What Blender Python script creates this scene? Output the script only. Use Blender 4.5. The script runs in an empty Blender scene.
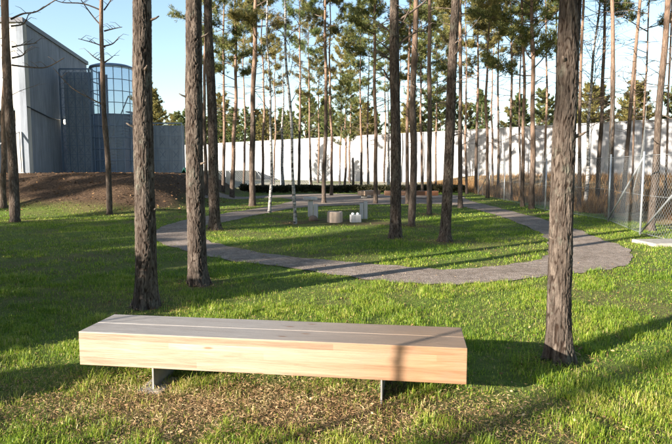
import bpy, math, random
import numpy as np
from mathutils import Vector, Matrix
from mathutils.geometry import delaunay_2d_cdt
PI = math.pi
S = bpy.context.scene
COL = S.collection

# ------------------------------------------------------------------ camera, sky, sun, exposure
EYE, PITCH, FPX = 1.64, math.atan(53/560), 560.0
cd = bpy.data.cameras.new('camera'); cam = bpy.data.objects.new('camera', cd); COL.objects.link(cam)
cam.location = (0, 0, EYE); cam.rotation_euler = (PI/2-PITCH, 0, 0)
cd.sensor_width = 36; cd.lens = 30; cd.clip_start = .05; cd.clip_end = 3000
S.camera = cam
SUN_EL = math.radians(15.0)
TS = Vector((-.81, -.59, 0)).normalized()            # horizontal direction towards the sun
W = bpy.data.worlds.new('World'); S.world = W; W.use_nodes = True
nt = W.node_tree; nt.nodes.clear()
sky = nt.nodes.new('ShaderNodeTexSky'); sky.sky_type = 'NISHITA'; sky.sun_disc = False
sky.sun_elevation = SUN_EL; sky.sun_rotation = math.atan2(TS.x, TS.y)
sky.air_density = 1.0; sky.dust_density = .6; sky.ozone_density = 1.2
bgn = nt.nodes.new('ShaderNodeBackground'); bgn.inputs['Strength'].default_value = .08
won = nt.nodes.new('ShaderNodeOutputWorld')
nt.links.new(sky.outputs[0], bgn.inputs[0]); nt.links.new(bgn.outputs[0], won.inputs[0])
sd = bpy.data.lights.new('sun', 'SUN'); sd.energy = 5.0; sd.angle = math.radians(.5); sd.color = (1, .91, .79)
sun = bpy.data.objects.new('sun', sd); COL.objects.link(sun)
tosun = Vector((TS.x*math.cos(SUN_EL), TS.y*math.cos(SUN_EL), math.sin(SUN_EL)))
sun.rotation_euler = tosun.to_track_quat('Z', 'Y').to_euler(); sun.location = (-20, -15, 12)
S.view_settings.view_transform = 'Standard'; S.view_settings.look = 'None'
S.view_settings.exposure = 2.0; S.view_settings.gamma = 1
S.view_settings.use_curve_mapping = False

# ------------------------------------------------------------------ numpy helpers
def hsh(ix, iy, s):
    h = np.sin(ix*127.1 + iy*311.7 + s*74.7)*43758.5453
    return h-np.floor(h)
def vn(x, y, s=0):
    x = np.asarray(x, float); y = np.asarray(y, float)
    ix, iy = np.floor(x), np.floor(y); fx, fy = x-ix, y-iy
    fx = fx*fx*(3-2*fx); fy = fy*fy*(3-2*fy)
    return (hsh(ix, iy, s)*(1-fx)+hsh(ix+1, iy, s)*fx)*(1-fy)+(hsh(ix, iy+1, s)*(1-fx)+hsh(ix+1, iy+1, s)*fx)*fy
def fbm(x, y, s=0, o=3):
    t, a, f = 0, .5, 1.
    for k in range(o): t = t+a*vn(x*f, y*f, s+k*7); a *= .5; f *= 2.03
    return t
def sst(t):
    t = np.clip(t, 0, 1); return t*t*(3-2*t)
def H(x, y):
    x = np.asarray(x, float); y = np.asarray(y, float)
    m = sst((y-19.8)/5.0)*sst((-5.2-x)/3.4)*np.where(x > -13, sst((40-y)/5), 1)
    h = 1.42*m+.22*m*(1-m)*4*(fbm(x*.9, y*.9, 3)-.45)+.07*m*(fbm(x*1.7, y*1.7, 5)-.4)+.16*m*(fbm(x*3.1, y*3.1, 6)-.45)*np.where(y < 26.5, 1, 0)
    h = h+.95*sst((x-9.6)/7)*sst((y-13)/12)
    h = h+.05*(fbm(x*.22, y*.22, 9)-.45)*sst((y-1)/4)+.018*(fbm(x*1.3, y*1.3, 12)-.45)
    h = h+2.0*sst((-x-16)/30)*sst((18-y)/30)*0
    return h
def at(px, py, dz=0.):
    u, v = (px-336)/FPX, (222-py)/FPX
    d = np.array([u, math.cos(PITCH)+v*math.sin(PITCH), -math.sin(PITCH)+v*math.cos(PITCH)])
    lo, t = 0.5, 0.5
    while t < 400:
        p = np.array([0, 0, EYE])+d*t
        if p[2] < H(p[0], p[1])+dz:
            a, b = lo, t
            for _ in range(30):
                m = (a+b)/2; q = np.array([0, 0, EYE])+d*m
                if q[2] < H(q[0], q[1])+dz: b = m
                else: a = m
            q = np.array([0, 0, EYE])+d*b
            return float(q[0]), float(q[1])
        lo = t; t *= 1.01
    return float(p[0]), float(p[1])
def inpoly(x, y, poly):
    r = np.zeros(x.shape, bool); n = len(poly)
    for i in range(n):
        x1, y1 = poly[i]; x2, y2 = poly[(i+1) % n]
        if y1 == y2: continue
        c = ((y1 > y) != (y2 > y)) & (x < (x2-x1)*(y-y1)/(y2-y1)+x1)
        r ^= c
    return r
def smooth(poly, n=5, closed=True):
    out = []; m = len(poly)
    for i in range(m if closed else m-1):
        g = (lambda k: poly[k % m]) if closed else (lambda k: poly[min(max(k, 0), m-1)])
        p0, p1, p2, p3 = [np.array(g(i+k), float) for k in (-1, 0, 1, 2)]
        for k in range(n):
            t = k/n
            out.append(tuple(.5*((2*p1)+(-p0+p2)*t+(2*p0-5*p1+4*p2-p3)*t*t+(-p0+3*p1-3*p2+p3)*t**3)))
    if not closed: out.append(tuple(poly[-1]))
    return out

class MB:
    def __init__(s): s.v = []; s.q = []; s.t = []; s.n = 0; s.c = []
    def add(s, v, q=None, t=None, c=None):
        v = np.asarray(v, float).reshape(-1, 3)
        if q is not None and len(q): s.q.append(np.asarray(q, np.int64).reshape(-1, 4)+s.n)
        if t is not None and len(t): s.t.append(np.asarray(t, np.int64).reshape(-1, 3)+s.n)
        s.v.append(v); s.n += len(v)
        s.c.append(np.zeros(len(v)) if c is None else np.broadcast_to(np.asarray(c, float), (len(v),)))
        return s
    def box(s, c, d, rz=0, rot=None):
        x, y, z = [k/2 for k in d]
        v = np.array([(a, b, e) for a in (-x, x) for b in (-y, y) for e in (-z, z)])
        R = np.array(Matrix.Rotation(rz, 3, 'Z') if rot is None else rot)
        return s.add(v@R.T+np.array(c), q=[(0, 1, 3, 2), (4, 6, 7, 5), (0, 4, 5, 1), (2, 3, 7, 6), (0, 2, 6, 4), (1, 5, 7, 3)])
    def tube(s, P, R, n=6, cap=True, c=None):
        P = np.asarray(P, float); m = len(P); R = np.broadcast_to(np.asarray(R, float), (m,))
        T = np.gradient(P, axis=0); T /= np.linalg.norm(T, axis=1)[:, None]+1e-9
        ref = np.array([0, 0, 1.]) if abs(T[0, 2]) < .9 else np.array([1., 0, 0])
        A = np.cross(T, ref); A /= np.linalg.norm(A, axis=1)[:, None]+1e-9
        B = np.cross(T, A); th = np.arange(n)/n*2*PI
        v = P[:, None]+R[:, None, None]*(A[:, None]*np.cos(th)[None, :, None]+B[:, None]*np.sin(th)[None, :, None])
        i = np.arange(m-1)[:, None]*n; j = np.arange(n)[None]; k = (j+1) % n
        q = np.stack([i+j, i+n+j, i+n+k, i+k], -1).reshape(-1, 4)
        v = v.reshape(-1, 3)
        if cap:
            v = np.vstack([v, P[0], P[-1]]); j = np.arange(n); k = (j+1) % n
            t = np.vstack([np.stack([np.full(n, m*n), j, k], -1), np.stack([np.full(n, m*n+1), (m-1)*n+k, (m-1)*n+j], -1)])
            return s.add(v, q, t, c)
        return s.add(v, q, None, c)
    def mesh(s, name, mat, smooth=False):
        v = np.vstack(s.v) if s.v else np.zeros((0, 3))
        q = np.vstack(s.q) if s.q else np.zeros((0, 4), int); t = np.vstack(s.t) if s.t else np.zeros((0, 3), int)
        me = bpy.data.meshes.new(name); me.vertices.add(len(v)); me.vertices.foreach_set('co', v.astype(np.float32).ravel())
        L = np.concatenate([q.ravel(), t.ravel()]); me.loops.add(len(L)); me.loops.foreach_set('vertex_index', L.astype(np.int32))
        me.polygons.add(len(q)+len(t))
        st = np.concatenate([np.arange(len(q))*4, len(q)*4+np.arange(len(t))*3])
        me.polygons.foreach_set('loop_start', st.astype(np.int32))
        me.polygons.foreach_set('use_smooth', np.full(len(st), smooth))
        me.update(calc_edges=True)
        c = np.concatenate(s.c) if s.c else np.zeros(0)
        if c.any():
            at_ = me.attributes.new('tint', 'FLOAT', 'POINT'); at_.data.foreach_set('value', c.astype(np.float32))
        me.materials.append(mat); me.validate() if False else None
        return me
    def obj(s, name, mat, parent=None, smooth=False, bevel=0):
        o = bpy.data.objects.new(name, s.mesh(name, mat, smooth)); COL.objects.link(o); o.parent = parent
        if bevel:
            b = o.modifiers.new('bevel', 'BEVEL'); b.width = bevel; b.segments = 2; b.limit_method = 'ANGLE'
        return o
def put(name, mesh, parent=None, label=None):
    o = bpy.data.objects.new(name, mesh); COL.objects.link(o); o.parent = parent
    if label: o['label'] = label
    return o
def tag(o, label, cat, group=None):
    o['label'] = label; o['category'] = cat
    if group: o['group'] = group
    return o
def thing(name, label, cat, loc=(0, 0, 0), rz=0, group=None):
    o = bpy.data.objects.new(name, None); COL.objects.link(o); o.empty_display_size = .3
    o.location = loc; o.rotation_euler = (0, 0, rz); return tag(o, label, cat, group)
def kind(o, k): o['kind'] = k; return o

# ------------------------------------------------------------------ materials
class N:
    def __init__(s, name, rough=.8, spec=.3):
        s.m = bpy.data.materials.new(name); s.m.use_nodes = True; s.t = s.m.node_tree
        s.b = s.t.nodes['Principled BSDF']; s.b.inputs['Roughness'].default_value = rough
        s.b.inputs['Specular IOR Level'].default_value = spec
        s.tc = s.t.nodes.new('ShaderNodeTexCoord')
    def node(s, ty, **k):
        n = s.t.nodes.new(ty)
        for a, b in k.items():
            if a[:2] == 'i_': n.inputs[a[2:].replace('_', ' ')].default_value = b
            else: setattr(n, a, b)
        return n
    def l(s, a, b): s.t.links.new(a, b)
    def vec(s, scale=(1, 1, 1), src='Object'):
        mp = s.node('ShaderNodeMapping'); mp.inputs['Scale'].default_value = scale
        s.l(s.tc.outputs[src], mp.inputs['Vector']); return mp.outputs[0]
    def noise(s, scale, detail=4, rough=.55, vec=None, dist=0):
        n = s.node('ShaderNodeTexNoise', i_Scale=scale, i_Detail=detail, i_Roughness=rough, i_Distortion=dist)
        s.l(vec if vec is not None else s.vec(), n.inputs['Vector']); return n.outputs['Fac']
    def ramp(s, f, *st):
        r = s.node('ShaderNodeValToRGB'); e = r.color_ramp.elements
        while len(e) < len(st): e.new(.5)
        for k, (p, c) in enumerate(st): e[k].position = p; e[k].color = (*c, 1) if len(c) == 3 else c
        s.l(f, r.inputs[0]); return r.outputs[0]
    def mix(s, f, a, b, mode='MIX'):
        n = s.node('ShaderNodeMix', data_type='RGBA', blend_type=mode)
        for v, i in ((f, n.inputs[0]), (a, n.inputs[6]), (b, n.inputs[7])):
            if isinstance(v, (int, float)): i.default_value = v
            elif isinstance(v, tuple): i.default_value = (*v, 1)
            else: s.l(v, i)
        return n.outputs[2]
    def math(s, op, a, b=None):
        n = s.node('ShaderNodeMath', operation=op)
        for v, i in ((a, n.inputs[0]), (b, n.inputs[1])):
            if v is None: continue
            if isinstance(v, (int, float)): i.default_value = v
            else: s.l(v, i)
        return n.outputs[0]
    def bump(s, h, dist, strength=1.):
        b = s.node('ShaderNodeBump', i_Distance=dist, i_Strength=strength); s.l(h, b.inputs['Height'])
        s.l(b.outputs[0], s.b.inputs['Normal']); return s
    def col(s, c):
        if isinstance(c, tuple): s.b.inputs['Base Color'].default_value = (*c, 1)
        else: s.l(c, s.b.inputs['Base Color'])
        return s
    def attr(s, name='tint'):
        a = s.node('ShaderNodeAttribute', attribute_name=name); return a.outputs['Fac']
    def translucent(s, c, f=.35):
        tr = s.node('ShaderNodeBsdfTranslucent'); s.l(c, tr.inputs[0])
        mx = s.node('ShaderNodeMixShader'); mx.inputs[0].default_value = f
        s.l(s.b.outputs[0], mx.inputs[1]); s.l(tr.outputs[0], mx.inputs[2])
        s.l(mx.outputs[0], s.t.nodes['Material Output'].inputs[0]); return s
def sep_z(n, src='Object'):
    sx = n.node('ShaderNodeSeparateXYZ'); n.l(n.tc.outputs[src], sx.inputs[0]); return sx.outputs[2]

def m_ground():
    n = N('ground_grass', .95, .15); v = n.vec()
    a = n.noise(.35, 5, .6, v); b = n.noise(9, 5, .7, v); c = n.noise(70, 3, .6, v)
    g = n.ramp(b, (.3, (.05, .075, .012)), (.5, (.1, .15, .022)), (.72, (.18, .21, .045)))
    g = n.mix(n.ramp(a, (.42, (0, 0, 0)), (.62, (1, 1, 1))), g, n.ramp(c, (.3, (.09, .085, .03)), (.7, (.16, .14, .05))))
    soil = n.ramp(n.noise(14, 6, .7, v), (.3, (.03, .019, .012)), (.5, (.075, .046, .028)), (.7, (.16, .105, .062)))
    dry = n.ramp(n.noise(2.3, 6, .7, v), (.3, (.1, .07, .035)), (.5, (.24, .16, .075)), (.66, (.36, .27, .13)))
    sand = n.ramp(n.noise(1.3, 5, .6, v), (.3, (.26, .23, .17)), (.7, (.42, .37, .28)))
    g = n.mix(n.attr('soil'), g, soil); g = n.mix(n.attr('dry'), g, dry); g = n.mix(n.attr('sand'), g, sand)
    n.col(g).bump(n.math('ADD', b, n.math('MULTIPLY', c, .4)), .06); return n.m
def m_gravel():
    n = N('gravel', .95, .2); v = n.vec()
    vo = n.node('ShaderNodeTexVoronoi', i_Scale=75.); n.l(v, vo.inputs['Vector'])
    c = n.ramp(vo.outputs['Color'], (.1, (.22, .18, .15)), (.5, (.35, .29, .25)), (.9, (.5, .42, .35)))
    a = n.ramp(n.noise(1.1, 5, .65, v), (.3, (.62, .6, .58)), (.7, (1, 1, 1)))
    a = n.mix(1., a, n.ramp(n.noise(7, 6, .75, v), (.35, (.6, .57, .53)), (.6, (1, 1, 1))), 'MULTIPLY')
    c = n.mix(n.math('MULTIPLY', n.ramp(n.noise(3, 5, .7, v, .8), (.55, (0, 0, 0)), (.7, (1, 1, 1))), .55), c, (.17, .115, .07))
    n.col(n.mix(1., c, a, 'MULTIPLY')).bump(n.math('ADD', vo.outputs['Distance'], n.noise(20, 4, .6, v)), .018); return n.m
def m_grass():
    n = N('grass_blade', .5, .35); t = n.attr()
    c = n.ramp(t, (0, (.035, .07, .008)), (.3, (.1, .19, .013)), (.6, (.26, .35, .03)), (.85, (.46, .43, .09)), (1, (.55, .43, .2)))
    n.col(c).translucent(c, .45); return n.m
def m_leaf():
    n = N('fallen_leaf', .85, .2); t = n.attr()
    c = n.ramp(t, (0, (.07, .04, .02)), (.4, (.17, .095, .045)), (.75, (.32, .2, .1)), (1, (.46, .34, .18))); n.col(c); return n.m
def m_bark(kind_):
    n = N('bark_'+kind_, .95, .15); z = sep_z(n)
    v = n.vec((1, 1, .28)); f = n.noise(13, 6, .65, v, .6); g = n.noise(46, 4, .6, v)
    v2 = n.node('ShaderNodeTexVoronoi', i_Scale=17., feature='DISTANCE_TO_EDGE')
    mv = n.node('ShaderNodeVectorMath', operation='ADD'); n.l(v, mv.inputs[0])
    ns = n.node('ShaderNodeTexNoise', i_Scale=9.); n.l(v, ns.inputs['Vector'])
    sc = n.node('ShaderNodeVectorMath', operation='SCALE'); sc.inputs['Scale'].default_value = .09
    n.l(ns.outputs['Color'], sc.inputs[0]); n.l(sc.outputs[0], mv.inputs[1]); n.l(mv.outputs[0], v2.inputs['Vector'])
    cr = n.ramp(v2.outputs['Distance'], (.0, (.35, .35, .35)), (.16, (1, 1, 1)))
    streak = n.noise(34, 5, .7, n.vec((1, 1, .16)))
    f = n.math('ADD', n.math('MULTIPLY', f, .55), n.math('MULTIPLY', streak, .45))
    plate = n.ramp(f, (.36, (.028, .022, .018)), (.5, (.082, .064, .052)), (.64, (.185, .148, .12)))
    if kind_ == 'near':
        plate = n.mix(n.attr('furrow'), plate, n.ramp(g, (.3, (.012, .008, .006)), (.7, (.035, .021, .014))))
        lich = n.ramp(n.noise(5.5, 6, .75, n.vec((1, 1, .6))), (.56, (0, 0, 0)), (.68, (1, 1, 1)))
        plate = n.mix(n.math('MULTIPLY', lich, .4), plate, (.17, .19, .15))
        n.col(plate).bump(n.math('ADD', n.math('ADD', f, streak), n.math('MULTIPLY', g, .5)), .02); return n.m
    plate = n.mix(cr, (.06, .04, .028), plate)
    org = n.ramp(f, (.3, (.13, .08, .055)), (.55, (.24, .16, .115)), (.75, (.37, .28, .21)))
    up = n.math('MULTIPLY', n.math('SUBTRACT', n.math('ADD', z, n.math('MULTIPLY', f, 3.)), 5.2 if kind_ == 'pine' else 2.6), .35)
    cl = n.node('ShaderNodeClamp'); n.l(up, cl.inputs[0])
    n.col(n.mix(cl.outputs[0], plate, org)).bump(n.math('ADD', n.math('MULTIPLY', cr, .6), g), .02); return n.m
def m_birch():
    n = N('bark_birch', .8, .25); f = n.noise(6, 5, .7, n.vec((1, 1, 3.2)), .3); g = n.noise(30, 3, .5, n.vec((1, 1, 6)))
    c = n.ramp(f, (.42, (.035, .03, .027)), (.52, (.3, .28, .26)), (.72, (.48, .45, .42)))
    n.col(n.mix(n.ramp(g, (.6, (0, 0, 0)), (.7, (1, 1, 1))), c, (.12, .1, .09))).bump(f, .01); return n.m
def m_twig():
    n = N('dead_limb', .95, .1); n.col(n.ramp(n.noise(12, 4), (.3, (.05, .038, .03)), (.7, (.16, .125, .1)))); return n.m
def m_needle(nm, a, b, c):
    n = N(nm, .6, .25); t = n.attr(); f = n.noise(.8, 3, .6)
    x = n.math('ADD', n.math('MULTIPLY', t, .6), n.math('MULTIPLY', f, .45))
    k = n.ramp(x, (.2, a), (.5, b), (.85, c)); n.col(k).translucent(k, .3); return n.m
def m_plain(nm, c, rough=.6, spec=.4, metal=0, var=.15, sc=6, bump=0):
    n = N(nm, rough, spec); n.b.inputs['Metallic'].default_value = metal; f = n.noise(sc, 5, .65)
    lo = tuple(k*(1-var) for k in c); hi = tuple(min(1, k*(1+var)) for k in c)
    n.col(n.ramp(f, (.3, lo), (.7, hi)))
    if bump: n.bump(n.noise(sc*8, 4, .6), bump)
    return n.m
def m_concrete(nm, c, joint=0, axis=0):
    n = N(nm, .9, .25); v = n.vec((1, 1, .55)); a = n.noise(.7, 6, .7, v, .5); b = n.noise(3.1, 6, .7, n.vec((2.2, 2.2, .2)))
    g = n.ramp(a, (.3, tuple(k*.8 for k in c)), (.7, tuple(min(1, k*1.08) for k in c)))
    g = n.mix(1., g, n.ramp(b, (.35, (.68, .68, .67)), (.65, (1, 1, 1))), 'MULTIPLY')
    n.col(g).bump(n.noise(40, 4, .6), .004); return n.m
def m_wood(nm, c1, c2, c3):
    n = N(nm, .55, .3)
    v = n.vec((1.1, 9, 26)); g = n.noise(2.2, 7, .6, v, 1.2)
    fine = n.noise(5, 4, .6, n.vec((2, 60, 90)), .4)
    sx = n.node('ShaderNodeSeparateXYZ'); n.l(n.tc.outputs['Object'], sx.inputs[0])
    lam = n.node('ShaderNodeTexWhiteNoise', noise_dimensions='2D'); cb = n.node('ShaderNodeCombineXYZ')
    zz = n.math('FLOOR', n.math('MULTIPLY', n.math('ADD', sx.outputs[2], .02), 22.3)); n.l(zz, cb.inputs[0])
    n.l(n.math('FLOOR', n.math('ADD', n.math('MULTIPLY', sx.outputs[0], .52), n.math('MULTIPLY', zz, .37))), cb.inputs[1])
    n.l(cb.outputs[0], lam.inputs['Vector'])
    k = n.math('ADD', n.math('MULTIPLY', g, .62), n.math('ADD', n.math('MULTIPLY', lam.outputs['Value'], .25), n.math('MULTIPLY', fine, .16)))
    c = n.ramp(k, (.3, c1), (.52, c2), (.75, c3))
    wx = n.ramp(n.math('MULTIPLY', n.math('ADD', sx.outputs[0], n.math('MULTIPLY', g, .8)), .5), (.12, (1, 1, 1)), (.75, (.8, .62, .47)))
    c = n.mix(1., c, wx, 'MULTIPLY')
    c = n.mix(n.math('MULTIPLY', n.ramp(n.noise(2.6, 6, .75, n.vec((.7, 2, 2))), (.5, (0, 0, 0)), (.72, (1, 1, 1))), .35), c, (.16, .13, .105))
    kn = n.node('ShaderNodeTexVoronoi', i_Scale=1.); n.l(n.vec((2.3, 6.1, 9)), kn.inputs['Vector'])
    c = n.mix(n.ramp(kn.outputs['Distance'], (.05, (.75, .75, .75)), (.11, (0, 0, 0))), c, (.16, .075, .035))
    fr = n.math('FRACT', n.math('MULTIPLY', n.math('ADD', sx.outputs[2], .02), 22.3))
    seam = n.ramp(fr, (.0, (1, 1, 1)), (.035, (0, 0, 0)))
    c = n.mix(n.math('MULTIPLY', seam, .35), c, (.2, .11, .06))
    n.col(c).bump(n.math('ADD', g, fine), .0015); return n.m

M = dict(ground=m_ground(), gravel=m_gravel(), grass=m_grass(), leaf=m_leaf(), near=m_bark('near'), pine=m_bark('pine'), slim=m_bark('slim'),
    birch=m_birch(), twig=m_twig(),
    needle=m_needle('pine_needles', (.05, .075, .028), (.13, .15, .045), (.27, .25, .08)),
    needle2=m_needle('pine_needles_dry', (.09, .09, .03), (.18, .165, .05), (.3, .23, .08)),
    needle3=m_needle('pine_needles_dark', (.045, .075, .03), (.1, .135, .04), (.2, .22, .07)),
    hedge=m_needle('hedge_leaves', (.014, .018, .009), (.035, .036, .016), (.09, .07, .03)),
    brush=m_needle('dry_stems', (.09, .045, .02), (.22, .12, .05), (.4, .26, .12)),
    steel=m_plain('galvanised_steel', (.36, .38, .4), .45, .5, .6, .12, 9), wire=m_plain('fence_wire', (.3, .32, .33), .5, .5, .4),
    plate=m_plain('bench_steel', (.3, .29, .28), .5, .5, .7, .2, 14), foot=m_concrete('footing_concrete', (.36, .33, .29)),
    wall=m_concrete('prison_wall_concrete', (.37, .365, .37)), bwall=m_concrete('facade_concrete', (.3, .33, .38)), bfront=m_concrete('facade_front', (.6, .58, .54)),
    fascia=m_plain('roof_fascia', (.05, .055, .07), .5), blue=m_plain('blue_steel', (.17, .22, .3), .4, .5, .3), tback=m_concrete('screen_backing', (.42, .46, .52)), dark=m_plain('dark_opening', (.03, .033, .04), .4),
    cream=m_concrete('pale_stone', (.46, .36, .29)), rock=m_concrete('red_rock', (.22, .15, .115)), grey=m_concrete('grey_stone', (.4, .4, .4)), green=m_plain('green_paint', (.03, .16, .12), .5),
    white=m_plain('white_paint', (.75, .75, .73), .5), wood=m_wood('bench_timber', (.17, .105, .065), (.3, .21, .145), (.385, .31, .24)),
    wood2=m_wood('bench_timber_weathered', (.17, .15, .135), (.25, .225, .205), (.34, .315, .29)), redwood=m_wood('red_timber', (.1, .05, .03), (.19, .1, .06), (.28, .17, .11)))
def m_glass():
    n = N('blue_glazing', .12, .5); n.col((.2, .26, .35)); tr = n.node('ShaderNodeBsdfTransparent'); tr.inputs[0].default_value = (.68, .8, .95, 1)
    mx = n.node('ShaderNodeMixShader'); mx.inputs[0].default_value = .62
    n.l(n.b.outputs[0], mx.inputs[1]); n.l(tr.outputs[0], mx.inputs[2]); n.l(mx.outputs[0], n.t.nodes['Material Output'].inputs[0]); return n.m
M['glass'] = m_glass()
def m_lamp():
    n = N('lamp_lens', .3); n.col((.8, .8, .75)); n.b.inputs['Emission Color'].default_value = (1, .85, .6, 1); n.b.inputs['Emission Strength'].default_value = 2.5; return n.m
M['lamp'] = m_lamp()

# ------------------------------------------------------------------ path outlines (world metres), found from the photo once
OUT = [(152, 233), (160, 243), (187, 251), (224, 260), (281, 267), (341, 276), (397, 283), (448, 285), (498, 282), (545, 277), (581, 273), (622, 267),
       (632, 258), (626, 248), (600, 239), (578, 230), (545, 220), (510, 211), (491, 206), (474, 202), (466, 199), (455, 195.5), (400, 194.5), (300, 194), (225, 194.5), (206, 195.3),
       (206, 198), (225, 198.3), (275, 197.8), (292, 200), (282, 204), (245, 210.5), (207, 216.5), (174, 223)]
ISL = [(200, 227), (240, 219), (290, 209), (330, 206), (400, 204.3), (440, 204.3), (468, 208), (488, 213), (512, 221), (536, 231), (547, 241), (549, 251), (538, 260), (491, 267),
       (448, 270), (424, 268.5), (357, 263), (274, 255), (230, 247), (206, 240), (197, 233)]
outw = smooth([at(*p) for p in OUT], 10); islw = smooth([at(*p) for p in ISL], 10)
outw = [(x+.035*math.sin(i*.9)+.015*math.sin(i*4.1), y+.04*math.cos(i*1.1)) for i, (x, y) in enumerate(outw)]
islw = [(x+.035*math.sin(i*.9), y+.035*math.cos(i*1.3)) for i, (x, y) in enumerate(islw)]

# ------------------------------------------------------------------ ground
def axis(lo, hi, step, far, n):
    a = np.arange(lo, hi+1e-6, step); k = np.linspace(0, 1, n+1)[1:]
    up = hi+(far-hi)*k**3.0; dn = lo-(far+lo)*k**3.0
    return np.concatenate([dn[::-1], a, up])
gx = axis(-17, 14, .2, 900, 40); gy = axis(2, 34, .2, 900, 44)
X, Y = np.meshgrid(gx, gy); Z = H(X, Y); nx, ny = len(gx), len(gy)
i = np.arange(ny-1)[:, None]*nx; j = np.arange(nx-1)[None]
g = MB().add(np.stack([X, Y, Z], -1).reshape(-1, 3), q=np.stack([i+j, i+j+1, i+nx+j+1, i+nx+j], -1).reshape(-1, 4))
me = g.mesh('ground', M['ground'], True)
jx = X+.7*(fbm(X*.8, Y*.8, 21)-.45); jy = Y+.9*(fbm(X*.8, Y*.8, 22)-.45)
bx, by = -.45, 3.75
under = np.exp(-(((X-bx)/1.9)**2+((Y-by+.35)/.55)**2)**1.5)
ring = sst(1.6-np.hypot((X-.0)/1.9, (Y-17.2)/1.1))
soilm = np.clip(sst((jy-20.6)/1.2)*sst((-5.3-jx)/1.6)*sst((46-jy)/4)+.85*under*sst(fbm(X*3, Y*3, 31)*3-.4)+.75*ring*sst(fbm(X*2, Y*2, 32)*3-.5), 0, 1)
drym = sst((jx-9.0)/1.4)*sst((jy-11)/1.5)
sandm = sst((jy-42)/6)*(1-drym)*sst(fbm(X*.12, Y*.12, 8)*4-1.0)
for nm, a in (('soil', soilm), ('dry', drym), ('sand', sandm)):
    t = me.attributes.new(nm, 'FLOAT', 'POINT'); t.data.foreach_set('value', a.ravel().astype(np.float32))
kind(put('ground', me), 'structure')
# gravel path: constrained triangulation of outline minus the lawn island
pts = [Vector(p) for p in outw]+[Vector(p) for p in islw]; no, ni = len(outw), len(islw)
edges = [(k, (k+1) % no) for k in range(no)]+[(no+k, no+(k+1) % ni) for k in range(ni)]
sx_, sy_ = np.meshgrid(np.arange(-14, 10, .3), np.arange(6, 40, .3)); sx_, sy_ = sx_.ravel(), sy_.ravel()
kp = inpoly(sx_, sy_, outw) & ~inpoly(sx_, sy_, islw)
pts += [Vector((a+.01*math.sin(k), b)) for k, (a, b) in enumerate(zip(sx_[kp], sy_[kp]))]
vs, _, fs, *_r = delaunay_2d_cdt(pts, edges, [], 0, 1e-4)
V = np.array([(v.x, v.y) for v in vs]); F = np.array([f for f in fs if len(f) == 3])
C = V[F].mean(1); F = F[inpoly(C[:, 0], C[:, 1], outw) & ~inpoly(C[:, 0], C[:, 1], islw)]
kind(MB().add(np.column_stack([V, H(V[:, 0], V[:, 1])+.012]), t=F).obj('gravel_path', M['gravel'], smooth=True), 'structure')

# ------------------------------------------------------------------ grass and litter
rng = np.random.default_rng(7)
BASES = [(at(*q), rad) for q, rad in (((146, 307), .5), ((197, 285), .5), ((559, 361), .42), ((215.5, 230), .6), ((396, 238.5), .6), ((445, 241.5), .6), ((412, 226.5), .5), ((429, 214.5), .5), ((252, 206), .6), ((110, 214), .6), ((15, 222), .6), ((270, 212), .4), ((294.5, 224), .4))]
def rootring(x, y):
    m = np.zeros(np.shape(x))
    for (a, b), rad in BASES: m = np.maximum(m, sst(1.5-np.hypot(x-a, y-b)/rad*(.75+.6*vn(x*5, y*5, 71))))
    return m
def scatter(n, y0, y1, pw, spread=.82):
    u = rng.random(n); y = y0*(y1/y0)**u if pw == 0 else (y0**pw+(y1**pw-y0**pw)*u)**(1/pw)
    x = (rng.random(n)*2-1)*(spread*y+.9); return x, y
bang = math.atan2(-.39, 2.79)
def near_bench(x, y):
    dx, dy = x+.5, y-4.2; c, s_ = math.cos(-bang), math.sin(-bang)
    return dx*c-dy*s_, dx*s_+dy*c
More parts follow.
